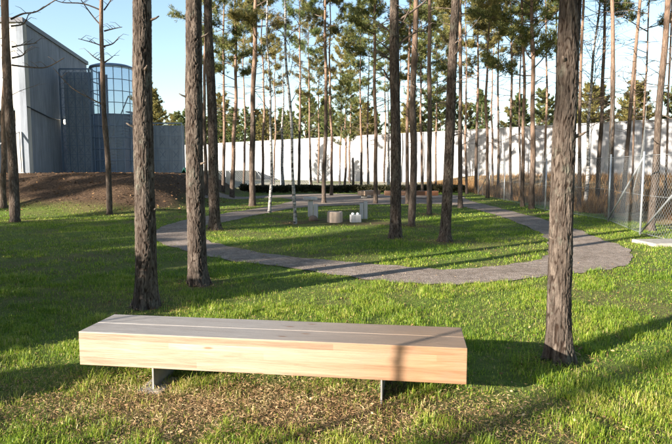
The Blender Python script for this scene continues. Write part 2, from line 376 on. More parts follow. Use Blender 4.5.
def blades(n, y0, y1, pw, lmin, lmax, wid, dens=1.):
    x, y = scatter(n, y0, y1, pw)
    wx_, wy_ = x+.16*(vn(x*7, y*7, 81)-.5)+.1*(rng.random(n)-.5), y+.2*(vn(x*7, y*7, 82)-.5)+.12*(rng.random(n)-.5)
    k = ~(inpoly(wx_, wy_, outw) & ~inpoly(wx_, wy_, islw))
    k &= rng.random(n) > .72*rootring(x, y)
    sm = sst((y+.9*(fbm(x*.8, y*.8, 22)-.45)-20.6)/1.2)*sst((-5.3-x)/1.6)
    k &= rng.random(n) > np.clip(sm*1.05, 0, 1)
    k &= x < 9.2+1.2*(fbm(x*.5, y*.5, 40)-.4)+np.where(y < 12, 50, 0)
    lx, ly = near_bench(x, y)
    und = np.exp(-((lx/1.6)**2+((ly+.38)/.46)**2)**1.5)
    k &= rng.random(n) > und*.86*sst(fbm(x*3.4, y*3.4, 31)*4.5-1.25)
    rg = sst(1.6-np.hypot(x/1.9, (y-17.2)/1.1)); k &= rng.random(n) > .95*rg
    cl = fbm(x*2.2, y*2.2, 50); bare = fbm(x*.9, y*.9, 53); k &= rng.random(n) < .15+1.25*sst((cl-.27)*2.8)*np.where(bare < .38, .3, 1)*(.35+.9*sst((fbm(x*7, y*7, 57)-.3)*4))
    x, y, und = x[k], y[k], und[k]; n = len(x); cl = cl[k]
    c2 = fbm(x*7, y*7, 57); L = (lmin+(lmax-lmin)*rng.random(n)**1.6)*(.3+1.1*cl+1.0*sst((c2-.45)*4)*.8); az = rng.random(n)*2*PI; ln = rng.random(n)**.8*.9+.12
    z = H(x, y)-.004; w = wid*(.6+.8*rng.random(n))*(1+.0*x)
    wx, wy = np.cos(az+PI/2)*w, np.sin(az+PI/2)*w; dx, dy = np.cos(az), np.sin(az)
    b = np.stack([x, y, z], -1); sd_ = np.stack([wx, wy, 0*wx], -1)
    m = b+np.stack([dx*L*ln*.3, dy*L*ln*.3, L*.58], -1); t = b+np.stack([dx*L*ln, dy*L*ln, L*np.clip(1.02-.45*ln, .25, 1)], -1)
    v = np.stack([b-sd_, b+sd_, m+sd_*.75, m-sd_*.75, t], 1).reshape(-1, 3)
    o = np.arange(n)[:, None]*5
    big = fbm(x*.45, y*.45, 61); dryf = fbm(x*1.6, y*1.6, 66)+.12*rootring(x, y)
    c = np.clip(.12+.5*rng.random(n)+.55*(big-.38)+.35*(rng.random(n) < .09)+.8*np.clip(dryf-.52, 0, 1)+und*.5*(rng.random(n) < .6)+.12*sst((6-y)/3), .01, 1)
    return v, o+np.array([0, 1, 2, 3]), o+np.array([3, 2, 4]), np.repeat(c, 5)
gm = MB()
gm.add(*blades(600000, 2.4, 8.5, 1.0, .025, .078, .002))
gm.add(*blades(350000, 8.0, 19, 1.2, .03, .075, .0036))
gm.add(*blades(175000, 18, 44, 1.2, .04, .08, .008))
kind(tag(gm.obj('grass', M['grass']), 'short uneven green lawn grass around the bench and path', 'grass'), 'stuff')
def flakes(n, fn, lo, hi, cc, lf):
    x, y = fn(n); k = (~(inpoly(x, y, outw) & ~inpoly(x, y, islw)) | (rng.random(len(x)) < .3)) & (rng.random(len(x)) < .25+1.1*fbm(x*4, y*4, 33)); x, y = x[k], y[k]; n = len(x)
    c = np.stack([x, y, H(x, y)+.008+.025*rng.random(n)], -1)
    a = rng.normal(size=(n, 3)); a[:, 2] *= .35; a /= np.linalg.norm(a, axis=1)[:, None]
    b = np.cross(a, rng.normal(size=(n, 3))*[.4, .4, 1.]); b /= np.linalg.norm(b, axis=1)[:, None]
    s = (lo+(hi-lo)*rng.random(n))[:, None]; w = (.07+.08*rng.random(n)+.35*(rng.random(n) < lf))[:, None]
    v = np.stack([c-a*s, c+b*s*w, c+a*s, c-b*s*w], 1).reshape(-1, 3); o = np.arange(n)[:, None]*4
    return v, o+np.array([0, 1, 2]), o+np.array([0, 2, 3]), np.repeat(np.clip(cc+.6*(rng.random(n)-.5)+.9*(fbm(x*6, y*6, 37)-.45), 0.01, 1), 4)
lm = MB()
def froots(n):
    q = rng.integers(0, len(BASES), n); b = np.array([p for p, _ in BASES])[q]; rd = np.array([p for _, p in BASES])[q]; a = rng.random(n)*2*PI; d = rd*(.25+.9*rng.random(n))
    return b[:, 0]+np.cos(a)*d, b[:, 1]+np.sin(a)*d
def f1(n):
    lx, ly = rng.normal(-.05, 1.1, n), rng.normal(-.5, .33, n); c, s_ = math.cos(bang), math.sin(bang)
    return lx*c-ly*s_-.5, lx*s_+ly*c+4.2
for args in ((60000, f1, .005, .018, .66, .03), (26000, lambda n: scatter(n, 2.6, 14, 1.1), .008, .026, .5, .06), (9000, froots, .006, .03, .45, .1),
             (9000, lambda n: (-5.4-14*rng.random(n), 20.6+9*rng.random(n)), .02, .07, .25, .35)):
    v, t1, t2, c = flakes(*args); lm.add(v, None, np.vstack([t1, t2]), c)
kind(tag(lm.obj('leaf_litter', M['leaf']), 'brown fallen leaves and wood chips scattered on the grass', 'leaves'), 'stuff')
# dry brush beyond the fence
bm_ = MB(); n = 42000; y = 14+44*rng.random(n)**1.25; x = 9.3+rng.random(n)*(.62*y-2); x = np.where(rng.random(n) < .35, 9.2+3*rng.random(n), x)
k = (fbm(x*.5, y*.5, 77) > .36) & (x < .72*y+6); x, y = x[k], y[k]; n = len(x)
L = .12+.55*rng.random(n)**1.5*(.4+fbm(x*.4, y*.4, 78)); az = rng.random(n)*2*PI; b = np.stack([x, y, H(x, y)], -1)
w = .012+.012*rng.random(n); sd_ = np.stack([np.cos(az+1.57)*w, np.sin(az+1.57)*w, 0*w], -1)
t = b+np.stack([np.cos(az)*L*.45, np.sin(az)*L*.45, L], -1); o = np.arange(n)[:, None]*3
bm_.add(np.stack([b-sd_, b+sd_, t], 1).reshape(-1, 3), None, o+np.array([0, 1, 2]), np.repeat(rng.random(n)*.9+.05, 3))
kind(tag(bm_.obj('dry_brush', M['brush']), 'tangle of dry brown grass and stems beyond the wire fence', 'undergrowth'), 'stuff')

# ------------------------------------------------------------------ trees
def cells(th, z, R, seed, cw=.033, ch=.17):
    nper = max(6, int(round(2*PI*R/cw))); u = th/(2*PI)*nper+1.3*(vn(np.cos(th)*3+9, z*5+np.sin(th)*3, seed)-.5); w = z/ch+1.5*(vn(np.cos(th)*4, z*9+np.sin(th)*4, seed+2)-.5)
    iu, iw = np.floor(u), np.floor(w); d1 = np.full(u.shape, 9.); d2 = d1.copy(); idd = np.zeros(u.shape)
    for a in (-1, 0, 1):
        for b in (-1, 0, 1):
            cu, cw_ = iu+a, iw+b; cm = np.mod(cu, nper)
            d = np.hypot(u-cu-.5-.85*(hsh(cm, cw_, seed)-.5), w-cw_-.5-.85*(hsh(cm, cw_, seed+5)-.5))
            idd = np.where(d < d1, hsh(cm, cw_, seed+9), idd)
            d2 = np.where(d < d1, d1, np.minimum(d2, d)); d1 = np.minimum(d1, d)
    return d2-d1, idd
def rprof(z, Ht, r0): return r0*(np.clip(1-z/Ht, 0, 1)**.72)*(1+.2*np.exp(-z/.13)+.1*np.exp(-z/.6))
def near_trunk(Ht, r0, seed, ztop):
    zs = np.concatenate([np.arange(-.12, ztop, .009), np.linspace(ztop, Ht*.985, 40)]); nt_ = 132
    th = np.arange(nt_)/nt_*2*PI; TH, ZZ = np.meshgrid(th, zs)
    e, idd = cells(TH, ZZ, r0, seed); e2, id2 = cells(TH, ZZ, r0, seed+40, .02, .09)
    crest = sst((e+.35*(vn(TH*40/2/PI, ZZ*22, seed+6)-.5)+.04)/.26)*(.75+.25*vn(TH*26/2/PI, ZZ*5, seed+7)); R = rprof(np.maximum(ZZ, 0), Ht, r0)
    fl = 1+.75*np.exp(-np.maximum(ZZ+.02, 0)/.14)*(vn(np.cos(TH)*1.9+5, np.sin(TH)*1.9+5, seed)-.35)+.05*(vn(np.cos(TH)*1.2+ZZ*.5, np.sin(TH)*1.2+ZZ*.9, seed+31)-.5)
    R = R*fl+np.where(ZZ < ztop, 1, .3)*(.0095*(crest-.6)+.0035*(idd-.5)*crest+.002*sst(e2/.3)+.004*(vn(TH*30/2/PI, ZZ*70, seed+3)-.5)+.01*(vn(np.cos(TH)*1.5, ZZ*2.2, seed+8)-.5))
    wob = .012*np.sin(ZZ*1.3+seed), .012*np.cos(ZZ*1.1+seed*2)
    v = np.stack([R*np.cos(TH)+wob[0], R*np.sin(TH)+wob[1], ZZ], -1).reshape(-1, 3)
    m = len(zs); i = np.arange(m-1)[:, None]*nt_; j = np.arange(nt_)[None]; k = (j+1) % nt_
    me = MB().add(v, q=np.stack([i+j, i+k, i+nt_+k, i+nt_+j], -1).reshape(-1, 4)).mesh('trunk', M['near'], True)
    a = me.attributes.new('furrow', 'FLOAT', 'POINT'); a.data.foreach_set('value', (1-crest).ravel().astype(np.float32)); return me
def mid_trunk(Ht, r0, seed, mat, n=18):
    zs = np.concatenate([[-.15, 0, .06, .14, .25, .45, .8], np.linspace(1.2, Ht, 26)]); r = np.random.default_rng(seed)
    P = np.stack([.05*np.sin(zs*.7+seed)+.025*np.sin(zs*1.9+seed*3)-.05*math.sin(seed), .05*np.cos(zs*.6+seed*2)-.05*math.cos(seed*2), zs], -1)
    return MB().tube(P, np.maximum(rprof(np.maximum(zs, 0), Ht, r0)*(1+.05*r.normal(size=len(zs))), .008), n).mesh('trunk', mat, True)
def limb(mb, r, p0, az, el, L, rad, curve=.3, seg=5, jit=.05):
    P = [np.array(p0, float)]; d = np.array([math.cos(az)*math.cos(el), math.sin(az)*math.cos(el), math.sin(el)])
    for k in range(seg):
        d = d+np.array([r.normal()*jit*2, r.normal()*jit*2, curve/seg+r.normal()*jit]); d /= np.linalg.norm(d); P.append(P[-1]+d*L/seg)
    P = np.array(P); mb.tube(P, np.linspace(rad, rad*.25, seg+1), 5, cap=False); return P
def clumps(mb, r, C, D, nn, ln, wd):
    n = len(C); m = n*nn; c = np.repeat(C, nn, 0)+r.normal(size=(m, 3))*.035; d = r.normal(size=(m, 3))+np.repeat(D, nn, 0)*.9+[0, 0, .35]
    d /= np.linalg.norm(d, axis=1)[:, None]; L = ln*(.6+.7*r.random(m))[:, None]
    s = np.cross(d, r.normal(size=(m, 3))); s /= np.linalg.norm(s, axis=1)[:, None]; s *= wd*(.6+.8*r.random(m))[:, None]
    b = c+d*.01; v = np.stack([b-s, b+s, b+d*L], 1).reshape(-1, 3); o = np.arange(m)[:, None]*3
    tc = np.clip(np.repeat(r.random(n), nn)*.7+.3*r.random(m), .02, 1)
    mb.add(v, None, o+np.array([0, 1, 2]), np.repeat(tc, 3))
def crown(Ht, r0, cb, R, seed, mat, nl=34, nn=18, ln=.13, wd=.009, deadn=12, deadlo=2.2, sparse=1.):
    r = np.random.default_rng(seed); lb = MB(); cr = MB(); deads = []; CC, DD = [], []
    for k in range(nl):
        f = (k+r.random())/nl; z = cb+(Ht-cb)*f**.9; az = k*2.4+r.random()*.9
        L = R*(.35+.75*math.sin(PI*min(1, .18+.82*f))**.8)*(.6+.6*r.random())*(1-.35*f)
        rad = max(.01, .2*float(rprof(np.array(z), Ht, r0))+.01)
        P = limb(lb, r, (0, 0, z), az, .1+.5*f+r.normal()*.15, L, rad, .45, 6, .07)
        for q in range(int(9*sparse+L*2)):
            t = .3+.7*r.random(); i_ = min(5, int(t*6)); p = P[i_]+(P[i_+1]-P[i_])*(t*6-i_ if i_ < 5 else r.random())
            a2 = az+r.choice([-1, 1])*(.4+.8*r.random()); l2 = (.25+.5*r.random())*(.45+.3*L)
            Q = limb(lb, r, p, a2, .15+.5*r.random(), l2, .009, .4, 3, .09)
            for s in (1, 2, 3):
                for e in range(2): CC.append(Q[s]+r.normal(size=3)*.07); DD.append((Q[s]-Q[s-1])/(np.linalg.norm(Q[s]-Q[s-1])+1e-6))
        CC.append(P[-1]); DD.append(P[-1]-P[-2])
    clumps(cr, r, np.array(CC), np.array(DD), nn, ln, wd)
    for k in range(deadn):
        z = deadlo+(cb-deadlo)*r.random()**.7; az = r.random()*2*PI
        dead = MB(); P = limb(dead, r, (0, 0, z), az, -.15+.5*r.random(), .35+1.3*r.random()**1.5, .016, .25*r.normal(), 5, .12)
        for q in range(3):
            i_ = 1+int(r.random()*4); limb(dead, r, P[i_], az+r.normal()*.8, .3*r.normal()+.1, .15+.4*r.random(), .006, .2, 3, .1)
        deads.append(dead.mesh('dead_branch', M['twig']))
    return lb.mesh('limbs', M['twig']), cr.mesh('crown', mat), deads
SPEC = {  # H, r0, crown base, crown radius, seed, crown material, trunk material, limbs, needle width, dead limbs
    'tallA': (17, .16, 8.6, 2.3, 11, 'needle', 'pine', 28, .010, 16), 'tallB': (15.5, .14, 7.2, 2.5, 12, 'needle2', 'pine', 28, .011, 16),
    'tallC': (14, .13, 6.0, 2.2, 13, 'needle', 'slim', 27, .012, 22), 'tallD': (16, .12, 9.2, 1.7, 14, 'needle3', 'pine', 20, .012, 26),
    'lowE': (12.5, .12, 4.6, 2.3, 15, 'needle', 'slim', 40, .012, 14), 'slimF': (15, .08, 9.0, 1.3, 16, 'needle2', 'slim', 20, .014, 20),
    'farG': (13, .14, 3.6, 2.4, 17, 'needle', 'slim', 44, .035, 0), 'farH': (11.5, .13, 2.6, 2.6, 18, 'needle2', 'slim', 44, .035, 0),
    'farI': (14.5, .13, 5.0, 2.0, 19, 'needle3', 'slim', 38, .035, 0), 'shade': (17, .17, 9.0, 2.7, 20, 'needle', 'pine', 34, .02, 0)}
PROTO = {}
def proto(k):
    if k not in PROTO:
        Ht, r0, cb, R, sd_, cm, tm, nl, wd, dn = SPEC[k]
        PROTO[k] = (mid_trunk(Ht, r0, sd_, M[tm], 10 if k[:3] == 'far' else 18),)+crown(Ht, r0, cb, R, sd_, M[cm], nl, 12 if k[:3] == 'far' else 18, .15 if k[:3] != 'far' else .2, wd, dn)
    return PROTO[k]
def pine(kind_, x, y, label, lean=0., rz=0., sc=1., sxy=1., group='pine trees', name='pine_tree', leany=0., trunk=None):
    t = thing(name, label, 'tree', (x, y, float(H(x, y))), 0, group)
    t.rotation_euler = Matrix.Rotation(lean, 3, 'Y').to_euler(); t.rotation_euler.x = leany
    ms = proto(kind_)
    for nm, me in [('trunk', ms[0]), ('limbs', ms[1]), ('crown', ms[2])]+[('dead_branch', d) for d in ms[3]]:
        if nm == 'trunk' and trunk is not None: o = put(nm, trunk, t); continue
        o = put(nm, me, t); o.rotation_euler = (0, 0, rz); o.scale = (sxy*sc if nm == 'trunk' else sc, sxy*sc if nm == 'trunk' else sc, sc)
    return t
def lean_of(xb, yb, xt):
    # tilt that makes a trunk based at (xb, yb) pass column xt at the top edge of the photo
    x, y = at(xb, yb); u0 = (xt-336)/FPX; d = np.array([u0, math.cos(PITCH)+222/FPX*math.sin(PITCH), -math.sin(PITCH)+222/FPX*math.cos(PITCH)])
    z = EYE+d[2]*y/d[1]; return math.atan2(d[0]*y/d[1]-x, z)
GR = 'pine trees standing around the lawn'
LM = [(31, 'building corner'), (104, 'bare limbed pine'), (143, 'sunlit plated trunk'), (194, 'path edge trunk'), (211, 'lawn tip trunk'), (254, 'full crowned pine'),
      (291, 'taller birch'), (324, 'orange stemmed pine'), (375, 'pale stemmed pine'), (395, 'dark grey trunk'), (415, 'slim orange pine'), (449, 'dark leaning trunk'), (480, 'yellowish pine'),
      (510, 'slender pine'), (532, 'bushy fence pine'), (563, 'big brown trunk'), (600, 'bluish birch'), (631, 'pale leaning pine'), (660, 'thickest leaning pine')]
ORD = ['first', 'second', 'third', 'fourth', 'fifth', 'sixth', 'seventh', 'eighth', 'ninth']
LATER = []
def relabel():
    import itertools
    rows = []
    for o, desc in LATER:
        px = 336+FPX*o.location.x/o.location.y; lo = [n for a, n in LM if a <= px]; hi = [n for a, n in LM if a > px]
        w = ('between %s and %s' % (lo[-1], hi[0])) if lo and hi else ('right of '+lo[-1] if lo else 'left of '+hi[0]); rows.append((desc, w, px, o))
    rows.sort(key=lambda q: q[:3])
    for _, g_ in itertools.groupby(rows, key=lambda q: q[:2]):
        g_ = list(g_)
        for k, (d, w, px, o) in enumerate(g_): o['label'] = d+' '+w if len(g_) == 1 else '%s %s %s' % (ORD[min(k, 8)], d, w)
# the three big trunks in front and the nearer lawn trees, each with its own sculpted bark
NEAR = [(146, 307, 20.3, 142.5, 17, 6.2, 'thick pine trunk with sunlit plated bark standing left behind the bench', 1),
        (197, 285, 18, 193, 17, 6.5, 'thick dark pine trunk at the path edge right of the sunlit trunk', 2),
        (559, 361, 22.8, 569, 16, 4.6, 'thick brown pine trunk closest to the right end of the bench', 3),
        (215.5, 230, 10.4, 208, 17, 8, 'dark straight pine trunk on the left tip of the lawn inside the path', 4),
        (396, 238.5, 11.2, 394.5, 17, 8, 'dark grey pine trunk with long bare side branches in the middle of the lawn', 5),
        (445, 241.5, 10.4, 455.5, 17, 8, 'dark pine trunk leaning slightly right near the bend of the path', 6)]
NEARP = {}
def stub(t, z, az, R_, L_, lean_=.3):
    d = np.array([math.cos(az), math.sin(az), lean_]); p = d*[R_*.75, R_*.75, 0]+[0, 0, z]
    MB().tube([p, p+d*(R_*.25+.012), p+d*(R_*.25+L_*.6), p+d*(R_*.25+L_)+[0, 0, .01]], [.022, .015, .011, .007], 7).obj('branch_stub', M['twig'], t, True)
for xb, yb, w, xt, Ht, zt, lab, sd_ in NEAR:
    x, y = at(xb, yb); r0 = w/2/FPX*y*1.0
    tr = near_trunk(Ht, r0*.98, sd_, zt)
    NEARP[sd_] = pine(['tallA', 'tallB', 'tallD'][sd_ % 3], x, y, lab, lean_of(xb, yb, xt), sd_*1.1, 1., 1., GR, trunk=tr)
    for ch in list(NEARP[sd_].children):
        if ch.name.startswith('dead') and sd_ in (1, 2, 3, 4, 5): bpy.data.objects.remove(ch)
for q, (k, z, az, L_) in enumerate([(1, 1.15, -.4, .05), (1, 2.1, -2.5, .09), (1, 2.75, -1.0, .06), (1, 3.3, -.2, .1), (2, 1.7, -.5, .07), (2, 2.6, -2.6, .1), (2, 3.4, -.3, .12), (3, 1.05, -2.8, .04), (3, 1.9, -.3, .07), (3, 2.5, -2.2, .05), (6, 2.4, -.1, .18), (6, 3.4, -2.9, .2), (4, 3.1, -.2, .2), (4, 2.3, -2.8, .15)]):
    R_ = NEAR[k-1][2]/2/FPX*at(*NEAR[k-1][:2])[1]; stub(NEARP[k], z, az, R_*(1-z/17)**.72, L_)
def branch(t, pts, rad, lab=None, sub=()):
    """a single bare branch; pts are (sideways, up) metres in the tree's own frame"""
    mb = MB(); r = random.Random(len(pts)*7+int(pts[0][1]*13))
    P = smooth([(a, .25*(k/(len(pts)-1))*r.uniform(-1, 1), b) for k, (a, b) in enumerate(pts)], 4, closed=False)
    mb.tube(P, np.linspace(rad, rad*.35, len(P)), 6)
    for k in range(4):
        p = P[int(len(P)*(.35+.15*k))]; s = r.choice([-1, 1]); l = rad*r.uniform(6, 14)
        mb.tube([p, (p[0]+s*l*.6, p[1]+.1*l, p[2]+l*.5), (p[0]+s*l*1.2, p[1]+.2*l, p[2]+l*r.uniform(.3, 1.1))], [rad*.35, rad*.25, rad*.12], 5)
    return mb.obj('branch', M['twig'], t, True)
def px_branches(t, xb, yb, lst, rad):
    x, y = at(xb, yb); ca = t.matrix_basis.inverted()
    for pl in lst:
        q = []
        for px, py in pl:
            u, v = (px-336)/FPX, (222-py)/FPX
            d = Vector((u, math.cos(PITCH)+v*math.sin(PITCH), -math.sin(PITCH)+v*math.cos(PITCH))); p = Vector((0, 0, EYE))+d*(y/d.y)
            p = ca @ p; q.append((p.x, p.z))
        branch(t, q, rad)
px_branches(NEARP[5], 396, 238.5, [[(396, 48), (404, 40), (416, 33), (428, 29)], [(396, 22), (408, 14), (424, 2), (432, -6)], [(396, 34), (388, 30), (379, 24)],
    [(396, 58), (389, 50), (380, 45)], [(396, 84), (389, 78), (384, 68)], [(396, 62), (388, 58), (379, 56)], [(396, 30), (402, 24), (408, 12)]], .035)
def tree_px(kind_, xb, yb, w, xt, label, sc=1., rz=0, leany=0, name='pine_tree', group=GR):
    x, y = at(xb, yb); r = w/2/FPX*y; Ht, r0 = SPEC[kind_][:2]
    return pine(kind_, x, y, label, lean_of(xb, yb, xt), rz, sc, r/(r0*sc)*.84, group, name, leany)
MID = [('tallD', 412, 226.5, 8.5, 420, 'slim pine with orange upper trunk close right of the dark grey trunk', 1, .5),
    ('tallD', 429, 214.5, 6, 430.5, 'dark thin pine with many dead side branches, left of the leaning trunk', 1, 2.),
    ('tallB', 460.5, 208, 5.5, 459, 'reddish slim pine just right of the dark leaning trunk', 1, 1.),
    ('tallB', 252, 206, 7.5, 256.5, 'full crowned pine on the small grass patch left of the birches', 1, 4.),
    ('tallC', 232.5, 197.5, 5.5, 236, 'straight brown pine at the far edge of the small grass patch', 1, 3.),
    ('tallA', 323.5, 203, 5, 325, 'orange stemmed pine rising behind the concrete blocks', .95, 5.5),
    ('tallC', 375, 203.5, 5, 375.5, 'pale stemmed pine behind the short white posts', 1.05, .3),
    ('lowE', 532, 209, 6.5, 531.5, 'bushy green pine with low crown behind the fence, left of the big brown trunk', 1.12, 2.2),
    ('slimF', 523, 207, 4.5, 521, 'thin pine beside the fence left of the bushy pine', 1, .4),
    ('tallB', 511, 200, 3.5, 511, 'slender pine at the second fence post', .95, 1.9),
    ('slimF', 487, 198, 4, 489, 'thin pale pine in line with the path bend by the fence', 1, 3.3),
    ('tallB', 476, 193, 4, 478, 'yellowish green pine far beyond the diagonal fence brace', 1.05, 1.2),
    ('slimF', 467, 194, 3, 466, 'very thin pine right behind the reddish slim pine', 1, 5),
    ('tallC', 407.5, 204, 4.5, 410, 'far pale pine between the dark grey trunk and the slim orange pine', 1, 4.4),
    ('slimF', 331, 195.5, 3.5, 329.5, 'thin dark pine beside the orange stemmed pine', 1, 2.5),
    ('tallC', 361, 190, 3, 360, 'thin far pine left of the pale stemmed pine', 1, 0.9),
    ('tallD', 299, 191, 3.5, 300, 'dark far pine right of the taller birch', 1.05, 5.2),
    ('tallB', 311, 187, 3, 308, 'pale far pine left of the orange stemmed pine', 1.05, 3.9),
    ('slimF', 263.5, 190, 3.5, 262, 'dark trunked pine between the full crowned pine and the shorter birch', 1.1, .2),
    ('lowE', 345, 186.5, 3, 346, 'low crowned yellow green pine beyond the hedge in the centre', .8, 2.8),
    ('tallC', 223, 192, 4, 224, 'pale sunlit pine between the two dark left trunks and the grass patch', 1, 1.4),
    ('tallA', 206, 195, 4.5, 206, 'reddish far pine half hidden by the dark straight trunk', .95, 2.7),
    ('slimF', 244, 189, 3, 243, 'thin far pine left of the full crowned pine', 1, 1.1),
    ('tallC', 422, 193, 3.2, 421, 'far pine glimpsed right of the slim orange pine', 1, 5.9),
    ('tallB', 498, 188, 3, 499, 'far pine close to the concrete wall above the path bend', 1.1, 4.7),
    ('tallA', 579, 211, 4.5, 584, 'narrow pine hugging the right side of the big brown trunk', .95, 1.6),
    ('tallD', 597, 202, 5, 606, 'dark pine leaning right among bare birch twigs', 1, 2.1),
    ('tallD', 611, 218, 6.2, 610, 'pink stemmed pine right at the braced fence post', .98, 4.1),
    ('tallA', 622, 213, 5, 641, 'pale pine leaning clearly to the right behind the fence', .97, .8),
    ('tallA', 651, 231, 8.5, 669, 'thickest leaning pine behind the fence at the far right', .97, 3.1),
    ('slimF', 544, 200, 3.2, 546, 'thin pine showing just left of the big brown trunk', 1, .6),
    ('slimF', 4.5, 207, 6.5, 1, 'sunlit narrow pine at the left edge next to the dark double trunk', 1, 1.),
    ('tallD', 15, 222, 11, 9.5, 'dark pine standing in front of the pale building corner', 1, 2.)]
MT = {}
for k, a in enumerate(MID):
    kd, xb, yb, w, xt, lab, sc, rz = a; MT[(xb, yb)] = tree_px(kd, xb, yb, w, xt, lab, sc, rz)
# the sparse pine by the dirt mound, with bare limbs
tj = tree_px('tallD', 110, 214, 6.5, 103.5, 'slender bare limbed pine at the foot of the brown dirt mound', 1., 1.3)
for ch in list(tj.children):
    if ch.name.startswith('dead'): bpy.data.objects.remove(ch)
px_branches(tj, 110, 214, [[(103, 27), (94, 18), (82, 2), (78, -8)], [(103, 11), (84, 4), (60, 1), (50, -3)], [(104, 31), (112, 28), (121, 26)], [(104, 46), (112, 43), (120, 37)],
    [(105, 47), (92, 42), (79, 39)], [(105, 63), (96, 58), (87, 51)], [(105, 62), (110, 60), (112, 56)], [(106, 106), (90, 98), (73, 88), (51, 67)], [(104, 10), (108, 2), (112, -6)]], .03)
tk = MT[(15, 222)]
for ch in list(tk.children):
    if ch.name.startswith('dead'): bpy.data.objects.remove(ch)
px_branches(tk, 15, 222, [[(11, 19), (24, 14), (36, 11), (57, 1), (66, -4)], [(12, 65), (30, 67), (44, 66), (67, 59)], [(12, 58), (22, 55), (29, 52)], [(12, 47), (20, 45), (33, 41)], [(11, 26), (22, 23), (30, 14)]], .03)
# birches
def birch(xb, yb, w, xt, Ht, label, seed, twn=26, z0=2.5, tw=.9, dense=8):
    x, y = at(xb, yb); t = thing('birch_tree', label, 'tree', (x, y, float(H(x, y))), 0, 'birches'); t.rotation_euler = (0, lean_of(xb, yb, xt), 0)
    put('trunk', mid_trunk(Ht, w/2/FPX*y, seed, M['birch'], 12), t); r = np.random.default_rng(seed); tb = MB(); lv = MB(); CC = []
    for k in range(twn):
        z = z0+(Ht-z0)*(k+r.random())/twn; az = k*2.4+r.random(); L = tw*(1.5-.9*k/twn)*(.6+.6*r.random())
        P = limb(tb, r, (0, 0, z), az, .75+.2*r.normal(), L, .014, .1, 6, .06)
        for q in range(dense):
            i_ = 1+int(r.random()*5); Q = limb(tb, r, P[i_], az+r.normal()*.9, .5*r.random()+.1, L*.4, .005, -.5, 4, .08); CC.append(Q[-1]); CC.append(Q[2])
    tb.obj('twigs', M['twig'], t); C_ = np.array(CC)[::5]; clumps(lv, r, C_, C_*0, 3, .05, .018); lv.obj('leaves', M['brush'], t); return t
birch(270, 213, 3.1, 268, 11, 'slender white birch with dark marked bark on the left edge of the lawn', 31)
birch(294.5, 224, 3.3, 287, 13, 'taller white speckled birch just left of the concrete blocks', 32, 24, 3.5, .8)
birch(586, 205, 3.6, 600, 13, 'bare birch with fine bluish twigs between the big brown trunk and the leaning pine', 33, 60, 3.0, 1.7, 20)
birch(283, 190, 3.5, 283, 10, 'far white birch stem near the concrete wall', 34)
birch(389, 187, 3, 386, 10, 'far pale birch showing left of the dark grey trunk', 35)
# dead snag
x, y = at(353, 188.5)
tag(MB().tube([(x, y, -.1), (x+.03, y, 1.2), (x-.02, y, 2.6)], [.13, .1, .08], 9).obj('dead_snag', M['twig'], smooth=True), 'short dark dead trunk standing beyond the hedge', 'tree stump')
# trees beyond the wall
WA, WB = np.array([-44., 120.5]), np.array([50., 31.2])
WA, WB = np.array([-30, 107.])+(np.array([-30, 107.])-np.array([30.2, 50.3]))*.3, np.array([30.2, 50.3])-(np.array([-30, 107.])-np.array([30.2, 50.3]))*.42
r = np.random.default_rng(5); wn = np.array([WA[1]-WB[1], WB[0]-WA[0]]); wn = wn/np.linalg.norm(wn)
kk = 0
for row, (off, nn_) in enumerate(((4, 34), (9, 28), (16, 16))):
    for q in range(nn_):
        f = (q+.8*r.random())/nn_; p = WA+(WB-WA)*f+wn*(off+4*r.random())
        if p[1] < 30: continue
        kd = ['farG', 'farH', 'farI'][int(r.random()*3)]; s = (5.3+2.1*r.random()+(3.5 if r.random() < .07 else 0)+.042*p[1]+.4*row)/{'farG': 13, 'farH': 11.5, 'farI': 14.5}[kd]
        ds = {'farG': 'green pine top', 'farH': 'bushy yellowish pine top', 'farI': 'narrow dark pine top'}[kd]+(' above the wall' if row == 0 else ' behind the wall' if row == 1 else ' far behind')
        tt_ = pine(kd, p[0], p[1], ds,
             .03*r.normal(), r.random()*6, s, 1, {'farG': 'green pines beyond the wall', 'farH': 'bushy pines beyond the wall', 'farI': 'dark pines beyond the wall'}[kd]); LATER.append((tt_, ds))
# scattered thin trees between the hedge and the wall
for q, (px, yb) in enumerate([(340, 184), (368, 186), (399, 185), (436, 187), (447, 184), (520, 190), (555, 192), (641, 196), (632, 203), (665, 205), (274, 184), (318, 183), (492, 184), (384, 183), (350, 183)]):
    LATER.append((tree_px(['slimF', 'tallD', 'slimF', 'tallC'][q % 4], px, yb, 2.6, px+1.5+6*(px > 600), 'x', 1.05+.02*(q % 5), q*1.3, group='thin far pines in front of the wall'), 'thin far stem'))
relabel()
# left of the mound and behind the lattice: a green bushy pine
for xq, yq, s in ((-22., 66., .85), (-19.5, 60., .72)):
    pine('farH', xq, yq, 'bushy green young pine above the low blue wall' if s > .8 else 'smaller bushy pine beside the low blue wall', 0, 1, s, 1, 'bushy pines by the low wall')
# pines behind the viewer that throw the shade
SH = []
r = np.random.default_rng(42)
OFFS = [(a_*.809+p_*.588, a_*.588-p_*.809) for a_, p_ in [   # a_: metres down the sun's path, p_: metres across it
    (-32, -9.8), (-33, -16.4), (-34, -20), (-27, -11.2), (-39, -15), (-44, -9.6), (-46, -17.5),
    (-20, -17), (-18, -21), (-14, -14.2), (-52, -16), (-27, -24), (-36, -25), (-20, -27), (-27, -2.15), (-37, .9), (-29, 4.5), (-24, 1.6), (-44, 2.2), (-47, 5.), (-20, 6), (-12, 3.5),
    (-63, -13), (-60, 2.5)]]
for k, (a, b) in enumerate(OFFS):
    SH.append(pine('shade', a, b, 'tall pine standing outside the picture behind the viewer', .02*math.sin(k), k*1.3, (1.06 if b > -25 and -15.5 < b < -9 and -26 < a < -20 else .9+.03*(k % 6)), 1., 'pines behind the viewer'))

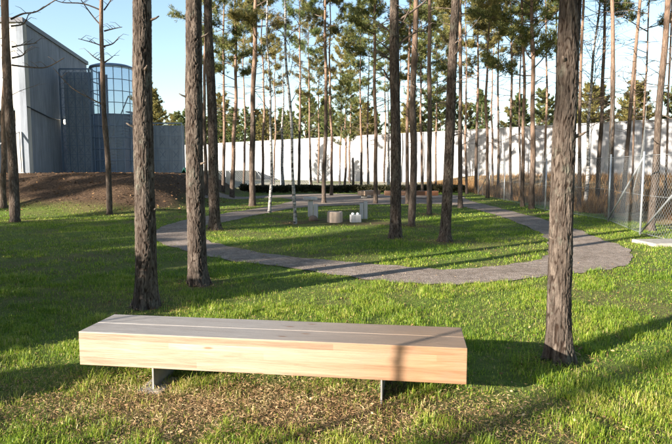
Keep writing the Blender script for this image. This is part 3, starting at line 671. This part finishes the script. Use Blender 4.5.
# ------------------------------------------------------------------ saplings and added unseen shrubs left of the viewer (their shadows cross bench and lawn)
def sapling(x, y, Ht, r0, lab, seed):
    t = thing('sapling', lab, 'tree', (x, y, float(H(x, y))), 0, 'young saplings beside the viewer')
    put('trunk', mid_trunk(Ht, r0, seed, M['birch'], 8), t); rr = np.random.default_rng(seed)
    for k in range(5):
        tb = MB(); limb(tb, rr, (0, 0, Ht*(.55+.09*k)), k*2.4, .7, .35, .008, .2, 4); tb.obj('twig', M['twig'], t)
sapling(.51-.81*6.4, 3.85-.59*6.4, 3.6, .038, 'thin sapling left of the viewer shading the right end of the bench', 51)
sapling(-1.89-.81*5.6, 4.3-.59*5.6-.02, 3.4, .03, 'thin sapling left of the viewer shading the left end of the bench', 52)

def shrub(x, y, h, w, lab, seed, n=900):  # out-of-view foliage added only to cast shade on the left lawn
    t = thing('shade_shrub', lab, 'shrub', (x, y, float(H(x, y))), 0, 'unseen shrubs added for shade'); rr = np.random.default_rng(seed)
    d = rr.normal(size=(n, 3)); d /= np.linalg.norm(d, axis=1)[:, None]; q = d*rr.random((n, 1))**.4*[w, w, h*.5]; q[:, 2] = np.abs(q[:, 2]+h*.5)
    q[:, :2] *= (1.15-.5*q[:, 2:]/h); fm = MB(); clumps(fm, rr, q, d, 12, .11, .012); fm.obj('foliage', M['needle3'], t)
    sm_ = MB()
    for k in range(9): limb(sm_, rr, (0, 0, 0), k*.7, .9, h*.6, .02, .5, 4)
    sm_.obj('stems', M['twig'], t)
for k, (a_, p_, h, w) in enumerate([(-1.4, -6.9, 1.65, .8), (-2.4, -8.2, 2.2, .95), (-1.4, -9.6, 1.5, .85), (-2.0, -11.2, 1.9, .95), (-1.2, -12.8, 1.6, .9), (-2.6, -14.6, 2.1, 1.), (-5.2, -7.6, 1.9, .9), (-5.5, -10.3, 2.3, 1.1), (-5.2, -13.2, 2.2, 1.1), (-3.2, -17.3, 1.8, 1.1), (-1.5, -6.1, .9, .5), (-1.3, -4.75, .62, .4), (-1.9, -4.15, .5, .4), (-1.5, -5.4, .45, .35)]):
    shrub(a_*.809+p_*.588, a_*.588-p_*.809, h, w, 'unseen low shrub added left of the picture edge to shade the lawn', 70+k)

# ------------------------------------------------------------------ bench
bc = np.array([-.48, 4.125]); tb = thing('bench', 'long low bench of two solid laminated timber beams on steel plates, nearest the viewer', 'bench', (bc[0], bc[1], 0), bang, 'timber benches')
def beam_mesh(L, w, h, mat, name):
    b = MB().box((0, 0, 0), (L, w, h)); return b
BL, BH, BD = 2.83, .254, .505
for k, (yy, mt) in enumerate(((-.1275, 'wood'), (.1275, 'wood2'))):
    o = MB().box((0, 0, 0), (BL, .249, BH)).obj('beam', M[mt], tb, bevel=.004); o.data.materials.append(M['wood2']); o.data.polygons[5].material_index = 1; o.location = (0, yy, .182+BH/2)
for xx, fz in ((-.848, .0), (.837, -.028)):
    o = MB().box((0, 0, .093), (.012, .47, .178)).box((0, 0, .178), (.12, .44, .008)).obj('leg', M['plate'], tb, bevel=.001); o.location = (xx, 0, -.002)
    f = MB().box((-.01, -.13, fz-.012), (.19, .3, .07)).obj('footing', M['foot'], o, bevel=.008)

# two far benches by the gravel yard
def far_bench(px, py, rz, L, lab):
    x, y = at(px, py); t = thing('bench', lab, 'bench', (x, y, float(H(x, y))), rz, 'timber benches')
    for yy in (-.13, .13): MB().box((0, yy, .3), (L, .25, .25)).obj('beam', M['redwood' if L > 2.9 else 'wood'], t, bevel=.006)
    for xx in (-L*.32, L*.32): MB().box((xx, 0, .085), (.02, .4, .19)).obj('leg', M['plate'], t)
far_bench(411, 198.5, -.05, 2.95, 'distant reddish timber bench beside the hedge in the centre')
far_bench(369, 198, .9, 1.5, 'distant sunlit timber bench left of the reddish one')

# ------------------------------------------------------------------ stone group on the lawn
def at3(px, py): x, y = at(px, py); return x, y, float(H(x, y))
def rough_block(name, mb, mat, loc, lab, cat, grp, bevel=.012, rz=0, strength=.02):
    o = mb.obj(name, M[mat], None, bevel=bevel); o.location = loc; o.rotation_euler = (0, 0, rz); return tag(o, lab, cat, grp)
def lump(R, seed, sq=(1, 1, 1)):
    th, ph = np.meshgrid(np.arange(20)/20*2*PI, np.linspace(.02, PI-.02, 14)); rr = R*(.78+.5*fbm(np.cos(th)*np.sin(ph)*1.7+seed, np.cos(ph)*1.7+np.sin(th)*np.sin(ph)*1.3, seed, 3))
    v = np.stack([rr*np.sin(ph)*np.cos(th)*sq[0], rr*np.sin(ph)*np.sin(th)*sq[1], rr*np.cos(ph)*sq[2]], -1).reshape(-1, 3)
    i = np.arange(13)[:, None]*20; j = np.arange(20)[None]; k = (j+1) % 20
    return MB().add(v, q=np.stack([i+j, i+20+j, i+20+k, i+k], -1).reshape(-1, 4))
# table-like slab on a post
x, y, z = at3(310.5, 217)
t = thing('stone_table', 'pale concrete post with a flat slab on top, left of the fire ring', 'table', (x, y, z), .1)
MB().box((0, 0, .29), (.17, .17, .62)).obj('post', M['grey'], t, bevel=.008); MB().box((0, 0, .64), (.46, .4, .09)).obj('slab', M['grey'], t, bevel=.012)
x, y, z = at3(315.8, 218); rough_block('stone_post', MB().box((0, 0, .22), (.15, .15, .5)), 'grey', (x, y, z), 'shorter concrete post under the edge of the flat slab', 'post', 'short concrete posts')
for px, hh, lb in ((361.5, .52, 'shorter left one of two white concrete posts right of the fire ring'), (365.6, .58, 'taller right one of two white concrete posts right of the fire ring')):
    x, y, z = at3(px, 219); rough_block('stone_post', MB().box((0, 0, hh/2-.03), (.12, .13, hh+.06)), 'grey', (x, y, z), lb, 'post', 'short concrete posts')
x, y, z = at3(313, 221); o = lump(.15, 3, (1, .9, .85)).obj('boulder', M['rock'], None, True); o.location = (x, y, z+.05); tag(o, 'round reddish boulder at the foot of the slab topped post', 'stone')
x, y, z = at3(334.8, 222)
rm = MB(); nseg = 28
prof = [(.24, -.05), (.235, .30), (.22, .325), (.15, .325), (.145, .30), (.145, .02)]
rr_ = np.array(prof); th = np.arange(nseg)/nseg*2*PI
jag = 1+.03*np.sin(th*5)+.02*np.cos(th*9)
v = np.stack([rr_[:, None, 0]*np.cos(th)*jag, rr_[:, None, 0]*np.sin(th)*jag, np.broadcast_to(rr_[:, None, 1], (6, nseg))+.008*np.sin(th*3+1)*(rr_[:, None, 1] > .1)], -1).reshape(-1, 3)
i = np.arange(5)[:, None]*nseg; j = np.arange(nseg)[None]; k = (j+1) % nseg
rm.add(v, q=np.stack([i+j, i+k, i+nseg+k, i+nseg+j], -1).reshape(-1, 4)).add(np.vstack([[(0, 0, .05)], v[-nseg:]*[1, 1, 1]]), t=[(0, 1+q, 1+(q+1) % nseg) for q in range(nseg)])
o = rm.obj('fire_ring', M['cream'], None, False, .006); o.location = (x, y, z); tag(o, 'round pale concrete fire ring on bare earth in the lawn', 'fire ring')
x, y, z = at3(355.5, 222)
t = thing('stone_block', 'low grey stone block with two pale pebbles on it right of the fire ring', 'stone', (x, y, z), .2)
MB().box((0, 0, .1), (.32, .26, .26)).obj('block', M['grey'], t, bevel=.02)
for dx in (-.08, .07):
    o = lump(.05, 6+dx, (1, 1, .8)).obj('pebble', M['white'], t, True); o.location = (dx, 0, .255)

# ------------------------------------------------------------------ hedge
x0, y0 = at(198, 193); x1, y1 = at(462, 192)
r = np.random.default_rng(9); n = 3400; f = r.random(n); hx = x0+(x1-x0)*f; hy = 38.4+(y1-38.4)*.3*f+1.0*r.random(n); hz = .05+.38*np.sqrt(r.random(n))*(.75+.5*fbm(hx*.5, hy, 91))
hb = MB(); clumps(hb, r, np.stack([hx, hy, hz+H(hx, hy)], -1), np.zeros((n, 3)), 14, .16, .03); ht = thing('hedge', 'low dark hedge running behind the gravel yard', 'hedge', ((x0+x1)/2, 38.9, 0))
o = hb.obj('foliage', M['hedge'], ht); o.location = (-(x0+x1)/2, -38.9, 0)

# ------------------------------------------------------------------ fences
def chain(mb, p, q, h, z0, z1, pitch=.12, wr=.0017):
    p, q = np.array(p, float), np.array(q, float); L = np.linalg.norm(q-p); d = (q-p)/L; s = -h
    V_, Q_ = [], []
    while s < L:
        for sg in (1, -1):
            a, b = (s, s+h) if sg == 1 else (s+h, s); ha, hb_ = 0., h
            if a < 0: ha = (0-a)*h/(b-a); a = 0.
            if b < 0: hb_ = hb_+(0-b)*h/(a-b) if a != b else hb_; b = 0.
            if a > L: ha = ha+(a-L)*(hb_-ha)/(a-b); a = L
            if b > L: hb_ = ha+(L-a)*(hb_-ha)/(b-a); b = L
            if abs(a-b) > .02:
                A_ = p+d*a; B_ = p+d*b; za, zb = z0+(z1-z0)*a/L, z0+(z1-z0)*b/L
                mb.tube([(A_[0], A_[1], za+ha+.05), (B_[0], B_[1], zb+hb_+.05)], wr, 3, cap=False)
        s += pitch
PX = [(640, 235, 2.08), (608, 221.5, 2.08), (571, 214.5, 2.05), (545, 211, 2.05), (523, 205, 2.05), (504, 200.5, 2.0), (489, 197.5, 2.), (478, 195, 2.)]
FP = [(at(a, b), h) for a, b, h in PX]
FP = [((7.35, 10.6), 2.08)]+FP
fences = thing('wire_fence', 'chain link fence on steel posts running along the right side of the path', 'fence', (FP[1][0][0], FP[1][0][1], 0), 0)
ox, oy = FP[1][0]
for k, ((x, y), h) in enumerate(FP):
    z = float(H(x, y)); MB().tube([(x-ox, y-oy, z-.1), (x-ox, y-oy, z+h)], .026, 10).obj('post', M['steel'], fences, True)
    if k+1 < len(FP):
        (x2, y2), _ = FP[k+1]; z2 = float(H(x2, y2)); cm = MB(); chain(cm, (x-ox, y-oy), (x2-ox, y2-oy), 1.9, z, z2); cm.obj('wire_mesh', M['wire'], fences)
        rl = MB()
        for dz in (.06, 1.0, h-.1): rl.tube([(x-ox, y-oy, z+dz), (x2-ox, y2-oy, z2+dz)], .004 if dz < h-.2 else .006, 5)
        rl.obj('tension_wire', M['wire'], fences)
def brace(a, b): MB().tube([a, b], .022, 8).obj('brace', M['steel'], fences, True)
def P3(k, z, f=0, k2=None):
    (x, y), h = FP[k]; 
    if k2 is not None: (x2, y2), _ = FP[k2]; x, y = x+(x2-x)*f, y+(y2-y)*f
    return (x-ox, y-oy, float(H(x, y))+z)
brace(P3(1, 1.95), P3(2, .05)); brace(P3(1, .05), P3(1, 1.8, .75, 0))
brace(P3(8, .1), P3(7, 1.5))
# back fence in front of the wall (greenish, faint)
bf = thing('mesh_fence', 'faint distant mesh fence crossing in front of the concrete wall', 'fence', (0, 60, 0))
bx0, bx1 = -20., 9.
for k in range(11):
    xx = bx0+(bx1-bx0)*k/10; MB().tube([(xx, -.8*k, -.1), (xx, -.8*k, 1.9)], .035, 6).obj('post', M['steel'], bf)
    if k < 10:
        cm = MB(); chain(cm, (xx, -.8*k), (xx+(bx1-bx0)/10, -.8*(k+1)), 1.7, .0, .0, .25, .005); cm.obj('wire_mesh', M['wire'], bf)
# slab at the right edge by the fence
x, y, z = at3(675, 244); o = MB().box((0, 0, .02), (1.5, .8, .1)).obj('concrete_slab', M['foot'], None, bevel=.01); o.location = (x, y, z); o.rotation_euler = (0, 0, .1)
tag(o, 'pale concrete slab lying in the grass at the foot of the fence', 'slab')

# ------------------------------------------------------------------ perimeter wall
L = float(np.linalg.norm(WB-WA)); ang = math.atan2(*(WB-WA)[::-1]); mid = (WA+WB)/2
t = thing('perimeter_wall', 'high pale concrete perimeter wall closing off the back of the grounds', 'wall', (mid[0], mid[1], 0), ang)
npan = 22; pm = MB()
for k in range(npan):
    pw = L/npan; pm.box((-L/2+pw*(k+.5), .0+.004*(k % 2), 2.95), (pw-.07, .30, 6.1))
pm.box((0, .02, 2.9), (L, .2, 6.0))
pm.obj('panels', M['wall'], t); MB().box((0, 0, 6.06), (L, .42, .1)).obj('coping', M['wall'], t)

# ------------------------------------------------------------------ building
zb = 1.40
bt = thing('concrete_building', 'grey concrete building with a flat dark edged roof behind the mound', 'building', (-14.7, 27, zb))
sa = math.atan2(10.6, -1.7)          # direction of the side wall
bl = 10.75; hb = 7.1; dv = np.array([math.cos(sa), math.sin(sa)])
# side wall as three cladding panels with joints
sw = MB()
for a, b in ((0, 5.25), (5.29, 8.0), (8.04, bl)):
    m = dv*(a+b)/2; sw.box((m[0]-.15*dv[1], m[1]+.15*dv[0], hb/2-.1), (b-a, .3, hb+.2), sa)
sw.obj('side_wall', M['bwall'], bt)
# front wall with an entrance opening
fw = MB()
def fbox(x0_, x1_, z0_, z1_, y0_=0., y1_=.35): fw.box(((x0_+x1_)/2, (y0_+y1_)/2, (z0_+z1_)/2), (x1_-x0_, y1_-y0_, z1_-z0_))
fbox(-.55, -.005, -.2, hb); fbox(-3.0, -.551, 3.1, hb); fbox(-12, -3.001, -.2, hb)
fw.obj('front_wall', M['bfront'], bt)
MB().box((-1.8, 1.2, 1.5), (2.5, .05, 3.3)).obj('entrance_recess', M['bwall'], bt)
dr = MB().box((-1.5, 1.14, 1.05), (1.0, .05, 2.1)).obj('door', M['dark'], bt, bevel=.005); MB().tube([(-1.1, 1.06, 1.0), (-1.1, 1.06, 1.15)], .02, 6).obj('handle', M['steel'], dr)
MB().box((-1.8, 1.13, 2.75), (2.4, .05, .7)).obj('window', M['dark'], bt)
rf = MB(); e_ = dv*(bl+.2); pl_ = [(.08, -.12), (e_[0]+.08, e_[1]), (-12, e_[1]), (-12, -.12)]
rf.add([(a, b, hb-.02) for a, b in pl_]+[(a, b, hb+.2) for a, b in pl_], q=[(3, 2, 1, 0), (4, 5, 6, 7), (0, 1, 5, 4), (1, 2, 6, 5), (2, 3, 7, 6), (3, 0, 4, 7)]).obj('roof', M['fascia'], bt)
# handrail
hr = MB().tube([(-1.2, -1.3, .1), (-1.2, -1.3, 1.0), (-.35, -.1, 2.0), (-.35, -.1, .1)], .035, 8).tube([(-.78, -.7, 1.5), (-.78, -.7, .1)], .025, 8).obj('handrail', M['white'], bt, True)
m = dv*5.1; lo_ = thing('wall_lamp', 'small glowing lamp mounted on the shaded side wall of the building', 'lamp', (-14.7+m[0]+.1, 27+m[1]-.02, zb+2.9))
MB().box((0, 0, .0), (.14, .16, .34)).obj('housing', M['dark'], lo_, bevel=.02); MB().box((.1, -.03, -.01), (.08, .14, .26)).obj('lens', M['lamp'], lo_, bevel=.03)
# conduit on the wall up to the lamp
MB().tube([(dv[0]*.05+.03, dv[1]*.05, 3.2), (dv[0]*3+.06, dv[1]*3, 2.95), (dv[0]*5+.06, dv[1]*5, 2.98)], .03, 6).obj('conduit', M['dark'], bt)

# ------------------------------------------------------------------ stair tower and blue lattice screens
tt = thing('stair_tower', 'tall blue steel and glass stair tower with a curved front beside the building', 'tower', (-12.35, 31.6, zb))
fr, gl = MB(), MB(); Rr = 1.15; ht_ = 5.72
A = np.linspace(PI, 2*PI, 9)
for k, a in enumerate(A):
    fr.tube([(Rr*math.cos(a), Rr*math.sin(a), -.1), (Rr*math.cos(a), Rr*math.sin(a), ht_)], .02 if k % 4 else .05, 6)
for zz in np.arange(.1, ht_+.1, .62):
    fr.tube([(Rr*math.cos(a), Rr*math.sin(a), zz) for a in np.linspace(PI, 2*PI, 17)], .02, 6)
for yy in (0, 1.0, 2.0):
    for s in (-1, 1): fr.box((s*Rr, yy, ht_/2), (.09, .09, ht_+.1))
for s in (-1, 1):
    for zz in np.arange(.1, ht_+.1, .62): fr.box((s*Rr, 1.0, zz), (.05, 2, .05))
fr.obj('frame', M['blue'], tt)
for k in range(8):
    a0, a1 = A[k], A[k+1]; p, q = np.array([math.cos(a0), math.sin(a0)])*(Rr-.045), np.array([math.cos(a1), math.sin(a1)])*(Rr-.045)
    gl.add([(p[0], p[1], .05), (q[0], q[1], .05), (q[0], q[1], ht_-.03), (p[0], p[1], ht_-.03)], q=[(0, 1, 2, 3)])
gl.obj('glazing', M['glass'], tt)
dm = MB(); th = np.linspace(PI, 2*PI, 17); prof = [(1.0, 0), (.97, .1), (.75, .2), (.4, .27), (0.02, .3)]
v = np.array([[(Rr*1.06*a*math.cos(t_), Rr*1.06*a*math.sin(t_), b) for t_ in th] for a, b in prof]); i = np.arange(4)[:, None]*17; j = np.arange(16)[None]
dm.add(v.reshape(-1, 3), q=np.stack([i+j, i+j+1, i+18+j, i+17+j], -1).reshape(-1, 4))
o = dm.obj('roof', M['blue'], tt, True); o.location = (0, 0, ht_); o.modifiers.new('solid', 'SOLIDIFY').thickness = .05
MB().box((-.57, 2.15, 1.7), (3.65, .2, 3.6)).obj('core_wall', M['tback'], tt)
sr = MB()
for k in range(20): sr.box((-.7+.075*k if k < 20 else 0, .6, .2+.17*k), (.28, .9, .05))
sr.tube([(-.75, .1, .9), (.8, .1, 4.3)], .03, 6); sr.obj('stairs', M['steel'], tt)
def lattice(name, lab, x0_, x1_, y_, h_, mat, back, cell=(.42, .5)):
    t = thing(name, lab, 'screen', ((x0_+x1_)/2, y_, zb)); w_ = x1_-x0_; f = MB()
    nxx = max(2, int(round(w_/cell[0]))); nzz = int(round(h_/cell[1]))
    for k in range(nxx+1): f.box((-w_/2+w_*k/nxx, 0, h_/2), (.022 if 0 < k < nxx else .08, .05, h_))
    for k in range(nzz+1): f.box((0, .03, h_*k/nzz), (w_, .05, .025 if 0 < k < nzz else .08))
    for k in range(nxx):
        for q in range(nzz):
            cx_, cz_ = -w_/2+w_*(k+.5)/nxx, h_*(q+.5)/nzz; f.tube([(cx_-.16, .02, cz_-.2), (cx_+.16, .02, cz_+.2)], .01, 4).tube([(cx_+.16, .025, cz_-.2), (cx_-.16, .025, cz_+.2)], .01, 4)
    f.obj('lattice', M[mat], t)
    MB().box((0, .5, h_/2-.2), (w_, .12, h_+.2)).obj('backing_wall', M[back], t)
lattice('lattice_screen', 'dark blue lattice screen between the side wall and the stair tower', -15.15, -13.55, 31.3, 5.7, 'blue', 'tback')
lattice('lattice_fence', 'lower blue grey lattice wall right of the stair tower', -12.3, -9.15, 33.6, 2.95, 'blue', 'tback', (.8, .75))
# green slide-like frame beyond the mound
x, y = -8.6, 31.5; t = thing('green_frame', 'green painted slanted frame behind the dirt mound', 'frame', (x, y, .6)); 
MB().tube([(-.5, 0, 0), (.1, 0, 1.1), (.6, 0, 0)], .04, 6).tube([(-.5, .8, 0), (.1, .8, 1.1), (.6, .8, 0)], .04, 6).obj('bars', M['green'], t)
MB().add([(-.5, 0, .02), (-.5, .8, .02), (.1, .8, 1.1), (.1, 0, 1.1), (.6, 0, .02), (.6, .8, .02)], q=[(0, 1, 2, 3), (3, 2, 5, 4)]).obj('cover', M['green'], t)
bpy.data.objects['cover'].modifiers.new('solid', 'SOLIDIFY').thickness = .02
